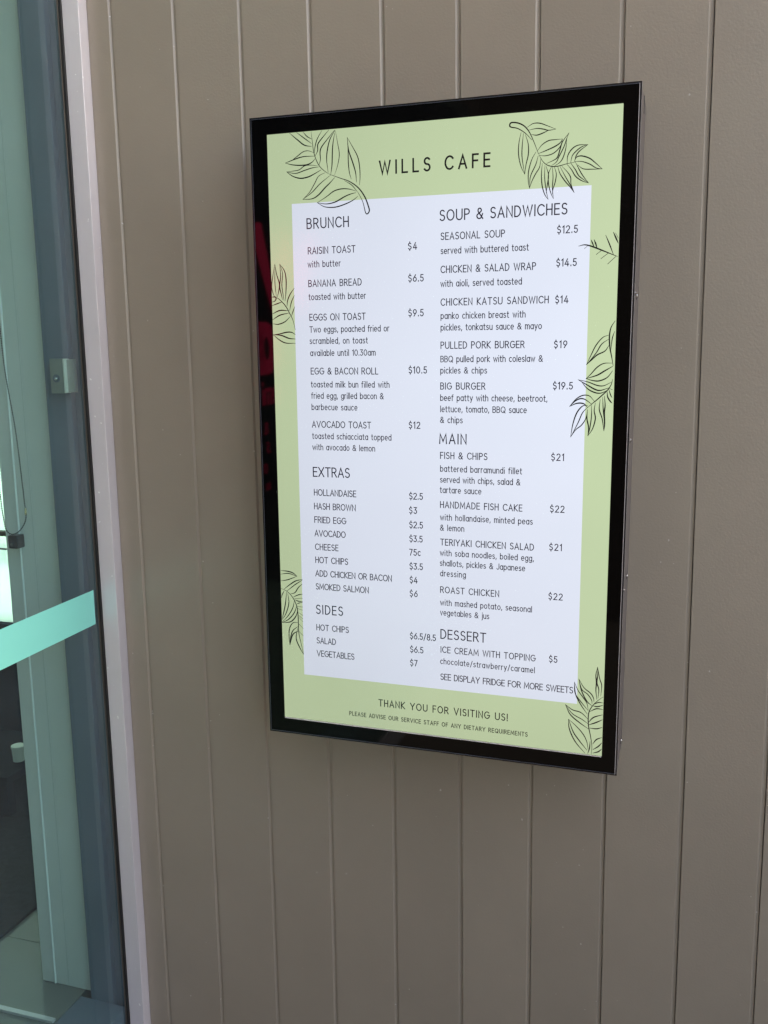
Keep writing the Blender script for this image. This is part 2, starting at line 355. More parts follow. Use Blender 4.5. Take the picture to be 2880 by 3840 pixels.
# ---------------------------------------------------------------- stroke lettering
def arc(cx, cy, rx, ry, a0, a1, n=8):
    return [(cx+rx*math.cos(R_(a0+(a1-a0)*i/n)), cy+ry*math.sin(R_(a0+(a1-a0)*i/n))) for i in range(n+1)]
def circ(cx, cy, rx, ry, n=16): return arc(cx, cy, rx, ry, 90, 450, n)
XH = .72
def bowl(cx, r=.23): return circ(cx, XH/2, r, XH/2)
F = {
'A': (.62, [[(0,0),(.31,1),(.62,0)], [(.11,.33),(.51,.33)]]),
'B': (.50, [[(0,.53),(.27,.53)]+arc(.25,.765,.21,.235,-90,90)[1:]+[(0,1),(0,0)]+[(.27,0)]+arc(.27,.265,.23,.265,-90,90)[1:]]),
'C': (.62, [arc(.36,.5,.36,.5,42,318,16)]),
'D': (.56, [[(0,0),(0,1),(.18,1)]+arc(.18,.5,.38,.5,90,-90,12)[1:]+[(0,0)]]),
'E': (.44, [[(.44,1),(0,1),(0,0),(.44,0)], [(0,.52),(.40,.52)]]),
'F': (.42, [[(.42,1),(0,1),(0,0)], [(0,.52),(.38,.52)]]),
'G': (.68, [arc(.36,.5,.36,.5,48,360,18)+[(.40,.5)]]),
'H': (.52, [[(0,0),(0,1)], [(.52,0),(.52,1)], [(0,.52),(.52,.52)]]),
'I': (.02, [[(.01,0),(.01,1)]]),
'J': (.38, [[(.38,1),(.38,.22)]+arc(.19,.20,.19,.20,0,-160,8)]),
'K': (.52, [[(0,0),(0,1)], [(.50,1),(.04,.5),(.52,0)]]),
'L': (.42, [[(0,1),(0,0),(.42,0)]]),
'M': (.74, [[(0,0),(.06,1),(.37,.22),(.68,1),(.74,0)]]),
'N': (.54, [[(0,0),(0,1),(.54,0),(.54,1)]]),
'O': (.72, [circ(.36,.5,.36,.5,20)]),
'P': (.48, [[(0,0),(0,1),(.24,1)]+arc(.24,.745,.24,.255,90,-90)[1:]+[(0,.49)]]),
'Q': (.74, [circ(.36,.5,.36,.5,20), [(.44,.28),(.72,-.06)]]),
'R': (.52, [[(0,0),(0,1),(.24,1)]+arc(.24,.745,.24,.255,90,-90)[1:]+[(0,.49)], [(.25,.49),(.52,0)]]),
'S': (.48, [arc(.25,.755,.22,.245,35,270,10)[:-1]+arc(.24,.26,.24,.26,90,-148,10)]),
'T': (.56, [[(0,1),(.56,1)], [(.28,1),(.28,0)]]),
'U': (.58, [[(0,1),(0,.3)]+arc(.29,.3,.29,.3,180,360,10)+[(.58,1)]]),
'V': (.64, [[(0,1),(.32,0),(.64,1)]]),
'W': (.90, [[(0,1),(.23,0),(.45,.95),(.67,0),(.90,1)]]),
'X': (.60, [[(0,1),(.60,0)], [(.60,1),(0,0)]]),
'Y': (.62, [[(0,1),(.31,.45),(.62,1)], [(.31,.45),(.31,0)]]),
'Z': (.56, [[(0,1),(.56,1),(0,0),(.56,0)]]),
'a': (.46, [bowl(.23), [(.46,XH),(.46,0)]]), 'b': (.46, [[(0,1.04),(0,0)], bowl(.23)]),
'c': (.40, [arc(.23,XH/2,.23,XH/2,50,310,12)]), 'd': (.46, [[(.46,1.04),(.46,0)], bowl(.23)]),
'e': (.46, [[(.02,.37)]+[(.45,.37)]+arc(.23,XH/2,.23,XH/2,5,310,14)]),
'f': (.28, [[(.28,1.02)]+arc(.20,.86,.11,.16,90,180,5)+[(.09,0)], [(0,XH-.02),(.26,XH-.02)]]),
'g': (.46, [bowl(.23), [(.46,XH),(.46,-.08)]+arc(.23,-.08,.23,.22,0,-150,8)]),
'h': (.42, [[(0,1.04),(0,0)], [(0,.42)]+arc(.21,.46,.21,.26,170,0,7)+[(.42,0)]]),
'i': (.03, [[(.015,XH-.06),(.015,0)], [(.01,1.03),(.02,.99)]]), 'j': (.10, [[(.10,XH),(.10,-.18)]+arc(0,-.18,.10,.12,0,-90,4), [(.10,1.03),(.10,.97)]]),
'k': (.38, [[(0,1.04),(0,0)], [(.36,XH),(.03,.36),(.38,0)]]), 'l': (.02, [[(.01,1.04),(.01,0)]]),
'm': (.68, [[(0,XH),(0,0)], [(0,.46)]+arc(.17,.50,.17,.22,170,0,7)+[(.34,0)], [(.34,.46)]+arc(.51,.50,.17,.22,170,0,7)+[(.68,0)]]),
'n': (.42, [[(0,XH),(0,0)], [(0,.42)]+arc(.21,.46,.21,.26,170,0,7)+[(.42,0)]]),
'o': (.48, [circ(.24,XH/2,.24,XH/2)]), 'p': (.46, [[(0,XH),(0,-.30)], bowl(.23)]), 'q': (.46, [[(.46,XH),(.46,-.30)], bowl(.23)]),
'r': (.24, [[(0,XH),(0,0)], [(0,.42)]+arc(.20,.46,.20,.26,170,80,5)]),
's': (.36, [arc(.18,.545,.16,.175,35,270,8)[:-1]+arc(.18,.185,.18,.185,90,-145,8)]),
't': (.28, [[(.11,.96),(.11,.12)]+arc(.21,.12,.10,.12,180,270,4)+[(.28,0)], [(0,XH-.02),(.27,XH-.02)]]),
'u': (.42, [[(.42,XH),(.42,0)], [(0,XH),(0,.26)]+arc(.21,.26,.21,.26,180,350,7)]),
'v': (.42, [[(0,XH),(.21,0),(.42,XH)]]), 'w': (.66, [[(0,XH),(.17,0),(.33,XH-.06),(.49,0),(.66,XH)]]),
'y': (.44, [[(0,XH),(.23,.02)], [(.44,XH),(.12,-.30)]]),
'0': (.54, [circ(.27,.5,.27,.5,18)]), '1': (.20, [[(0,.84),(.18,1),(.18,0)]]),
'2': (.50, [arc(.25,.73,.24,.27,160,-25,9)+[(0,0),(.50,0)]]),
'3': (.48, [[(.02,1),(.44,1),(.20,.60)]+arc(.23,.30,.24,.30,90,-150,10)]),
'4': (.54, [[(.40,0),(.40,.62)], [(.34,1),(0,.24),(.54,.24)]]),
'5': (.46, [[(.42,1),(.08,1),(.04,.56)]+arc(.22,.31,.24,.31,130,-150,11)]),
'6': (.50, [circ(.25,.31,.25,.31,14), [(.38,1),(.05,.46)]]),
'7': (.46, [[(0,1),(.46,1),(.14,0)]]), '8': (.48, [circ(.24,.76,.20,.24,14), circ(.24,.27,.24,.27,14)]),
'9': (.50, [circ(.25,.69,.25,.31,14), [(.12,0),(.45,.54)]]),
'$': (.46, [arc(.23,.735,.21,.215,35,270,8)[:-1]+arc(.23,.28,.23,.24,90,-145,8), [(.23,1.14),(.23,.95)], [(.23,.05),(.23,-.14)]]),
'&': (.62, [[(.60,0),(.14,.66)]+arc(.28,.80,.17,.20,200,-30,9)+[(.12,.44)]+arc(.24,.25,.24,.25,140,330,9)+[(.58,.46)]]),
'.': (.06, [[(.03,0),(.03,.09)]]), ',': (.08, [[(.06,.09),(.01,-.14)]]), '!': (.04, [[(.02,1),(.02,.30)], [(.02,0),(.02,.09)]]),
'/': (.34, [[(0,-.10),(.34,1.06)]]), ' ': (.26, []),
}
def ribbon(bm, pts, wfun, y):
    """flat tapered line through pts (x, z) lying in the plane y"""
    P = [Vector(p) for p in pts]; Q = [P[0]]
    for p in P[1:]:
        if (p-Q[-1]).length > 1e-6: Q.append(p)
    P = Q; n = len(P)
    if n < 2: return
    closed = (P[0]-P[-1]).length < 1e-5
    L = []; Rr = []
    for i in range(n):
        if closed and i in (0, n-1): d0 = (P[-1]-P[-2]).normalized(); d1 = (P[1]-P[0]).normalized()
        else:
            d0 = (P[i]-P[i-1]).normalized() if i > 0 else (P[1]-P[0]).normalized()
            d1 = (P[i+1]-P[i]).normalized() if i < n-1 else d0
        t = d0+d1
        if t.length < .35: t = d1
        t.normalize(); nn = Vector((-t.y, t.x)); k = 1/max(.38, abs(nn.dot(Vector((-d1.y, d1.x)))))
        h = wfun(i/(n-1))*.5*k; p = P[i].copy()
        if not closed and i == 0: p -= d1*wfun(0)*.5
        if not closed and i == n-1: p += d0*wfun(1)*.5
        L.append(bm.verts.new((p.x+nn.x*h, y, p.y+nn.y*h))); Rr.append(bm.verts.new((p.x-nn.x*h, y, p.y-nn.y*h)))
    for i in range(n-1): bm.faces.new((L[i], Rr[i], Rr[i+1], L[i+1]))
def lettering(text, x, z, width, cap, weight, y):
    gl = [F[ch] for ch in text]; nat = sum(g[0] for g in gl)*cap; n = len(text)-1
    sx = 1.0; track = (width-nat)/max(n, 1)
    if track < .15*cap: sx = max(.6, (width-.15*cap*n)/nat); track = (width-nat*sx)/max(n, 1)
    bm = bmesh.new(); cx = x
    for wd, st in gl:
        for s in st: ribbon(bm, [(cx+a*cap*sx, z+b*cap) for a, b in s], lambda t: weight*cap, y)
        cx += wd*cap*sx+track
    return bm

# red lettering on the outside of the glass (seen mirrored in the screen's bezel)
def glass_text(text, s_end, z, cap, weight, xs):
    # reads left to right from outside, so s falls towards the corner; s_end is the right end of the words
    g_ = [F[ch] for ch in text]; wdt = sum(g[0] for g in g_)*cap+.2*cap*(len(text)-1)
    bm = lettering(text, 0, z, wdt, cap, weight, 0)
    for v in bm.verts:
        s = s_end+(wdt-v.co.x)*xs; p = GA+GDn*s+GN*.0006; v.co = (p.x, p.y, v.co.z)
    o = child(obj('lettering', bm, m_red), gl); o['label'] = 'crimson vinyl lettering on the glass'
    return o
GT = [('W', 1.108, .935, .222, .20, 1.9), ('a', 1.096, .730, .170, .27, 1.15), ('emi', 1.100, .615, .062, .17, 1.0), ('8.', 1.098, .517, .034, .15, 1.0), ('.5', 1.112, .455, .031, .15, 1.0), ('01', 1.080, .390, .028, .15, 1.0), ('bu', 1.094, .333, .024, .15, 1.0)]

for t_, s_, z_, c_, w_, x_ in GT: glass_text(t_, s_, z_, c_, w_, x_)

# menu text: kind, words, left x, baseline z, width (mm on the screen)
TEXT = [('t', 'WILLS CAFE', 232.8, 1120.5, 211.6), ('h', 'BRUNCH', 80.8, 1027.8, 86.6), ('i', 'RAISIN TOAST', 81.8, 979.2, 98.7), ('p', '$4', 288.6, 979.4, 16.6), ('d', 'with butter', 80.7, 953.9, 68.7), ('i', 'BANANA BREAD', 81.2, 916.3, 111.1), ('p', '$6.5', 288.7, 920.0, 29.3), ('d', 'toasted with butter', 80.9, 890.7, 119.9), ('i', 'EGGS ON TOAST', 81.8, 850.5, 117.9), ('p', '$9.5', 288.5, 854.9, 29.3), ('d', 'Two eggs, poached fried or', 81.2, 827.2, 167.1), ('d', 'scrambled, on toast', 81.0, 804.6, 122.7), ('d', 'available until 10.30am', 81.5, 780.8, 138.0), ('i', 'EGG & BACON ROLL', 81.9, 744.1, 142.6), ('p', '$10.5', 288.4, 745.9, 35.8), ('d', 'toasted milk bun filled with', 81.4, 718.1, 166.2), ('d', 'fried egg, grilled bacon &', 81.6, 695.4, 153.8), ('d', 'barbecue sauce', 81.8, 672.4, 97.8), ('i', 'AVOCADO TOAST', 81.7, 636.8, 126.3), ('p', '$12', 288.1, 638.4, 22.2), ('d', 'toasted schiacciata topped', 81.5, 613.6, 169.1), ('d', 'with avocado & lemon', 81.3, 590.8, 134.7), ('h', 'EXTRAS', 81.5, 535.7, 79.2), ('i', 'HOLLANDAISE', 82.5, 496.2, 91.6), ('p', '$2.5', 288.1, 496.7, 27.1), ('i', 'HASH BROWN', 82.1, 467.2, 90.4), ('p', '$3', 287.9, 467.7, 15.2), ('i', 'FRIED EGG', 82.0, 438.7, 69.0), ('p', '$2.5', 288.1, 438.3, 27.1), ('i', 'AVOCADO', 81.7, 410.0, 67.8), ('p', '$3.5', 288.1, 409.8, 26.4), ('i', 'CHEESE', 82.0, 381.0, 51.0), ('p', '75c', 287.8, 381.7, 22.5), ('i', 'HOT CHIPS', 82.1, 353.0, 71.7), ('p', '$3.5', 288.0, 352.7, 26.8), ('i', 'ADD CHICKEN OR BACON', 81.3, 324.0, 167.5), ('p', '$4', 288.2, 324.2, 15.4), ('i', 'SMOKED SALMON', 81.4, 295.5, 117.0), ('p', '$6', 288.1, 295.6, 15.5), ('h', 'SIDES', 80.9, 242.3, 59.3), ('i', 'HOT CHIPS', 80.8, 205.8, 71.9), ('p', '$6.5/8.5', 288.1, 205.7, 53.8), ('i', 'SALAD', 80.5, 176.8, 42.6), ('p', '$6.5', 288.4, 176.9, 27.0), ('i', 'VEGETABLES', 80.2, 148.1, 84.0), ('p', '$7', 288.2, 147.7, 14.5), ('h', 'SOUP & SANDWICHES', 350.9, 1029.3, 235.6), ('i', 'SEASONAL SOUP', 352.8, 994.6, 121.1), ('p', '$12.5', 570.5, 996.3, 35.6), ('d', 'served with buttered toast', 352.8, 968.8, 165.5), ('i', 'CHICKEN & SALAD WRAP', 352.8, 934.1, 179.4), ('p', '$14.5', 570.3, 938.4, 35.3), ('d', 'with aioli, served toasted', 352.5, 908.5, 154.1), ('i', 'CHICKEN KATSU SANDWICH', 352.9, 873.6, 203.7), ('p', '$14', 569.8, 872.9, 22.6), ('d', 'panko chicken breast with', 352.9, 848.7, 161.5), ('d', 'pickles, tonkatsu sauce & mayo', 352.9, 827.0, 192.1), ('i', 'PULLED PORK BURGER', 352.9, 792.8, 160.6), ('p', '$19', 569.4, 792.2, 22.9), ('d', 'BBQ pulled pork with coleslaw &', 352.6, 767.2, 195.6), ('d', 'pickles & chips', 352.4, 745.6, 90.3), ('i', 'BIG BURGER', 352.4, 715.1, 87.4), ('p', '$19.5', 569.1, 716.4, 35.3), ('d', 'beef patty with cheese, beetroot,', 352.2, 693.1, 205.9), ('d', 'lettuce, tomato, BBQ sauce', 352.2, 671.3, 167.5), ('d', '& chips', 351.9, 650.3, 43.9), ('h', 'MAIN', 350.5, 609.7, 52.8), ('i', 'FISH & CHIPS', 352.1, 580.1, 92.9), ('p', '$21', 568.8, 582.7, 22.7), ('d', 'battered barramundi fillet', 352.1, 554.5, 160.5), ('d', 'served with chips, salad &', 351.9, 532.9, 157.9), ('d', 'tartare sauce', 351.5, 512.2, 82.3), ('i', 'HANDMADE FISH CAKE', 352.1, 482.2, 162.2), ('p', '$22', 568.7, 483.5, 25.9), ('d', 'with hollandaise, minted peas', 351.8, 457.3, 183.1), ('d', '& lemon', 351.8, 436.2, 48.2), ('i', 'TERIYAKI CHICKEN SALAD', 352.4, 406.4, 185.7), ('p', '$21', 568.8, 408.9, 22.8), ('d', 'with soba noodles, boiled egg,', 351.6, 385.0, 186.9), ('d', 'shallots, pickles & Japanese', 351.6, 364.1, 170.3), ('d', 'dressing', 352.0, 342.8, 51.8), ('i', 'ROAST CHICKEN', 352.4, 308.4, 118.8), ('p', '$22', 569.4, 311.2, 26.0), ('d', 'with mashed potato, seasonal', 352.1, 282.3, 184.5), ('d', 'vegetables & jus', 352.1, 261.4, 99.9), ('h', 'DESSERT', 353.3, 212.3, 92.3), ('i', 'ICE CREAM WITH TOPPING', 353.3, 182.6, 191.9), ('p', '$5', 573.1, 184.1, 15.0), ('d', 'chocolate/strawberry/caramel', 352.5, 158.2, 192.0), ('i', 'SEE DISPLAY FRIDGE FOR MORE SWEETS', 352.9, 124.3, 267.1), ('f', 'THANK YOU FOR VISITING US!', 218.4, 51.3, 273.3), ('s', 'PLEASE ADVISE OUR SERVICE STAFF OF ANY DIETARY REQUIREMENTS', 151.9, 22.9, 380.8)]
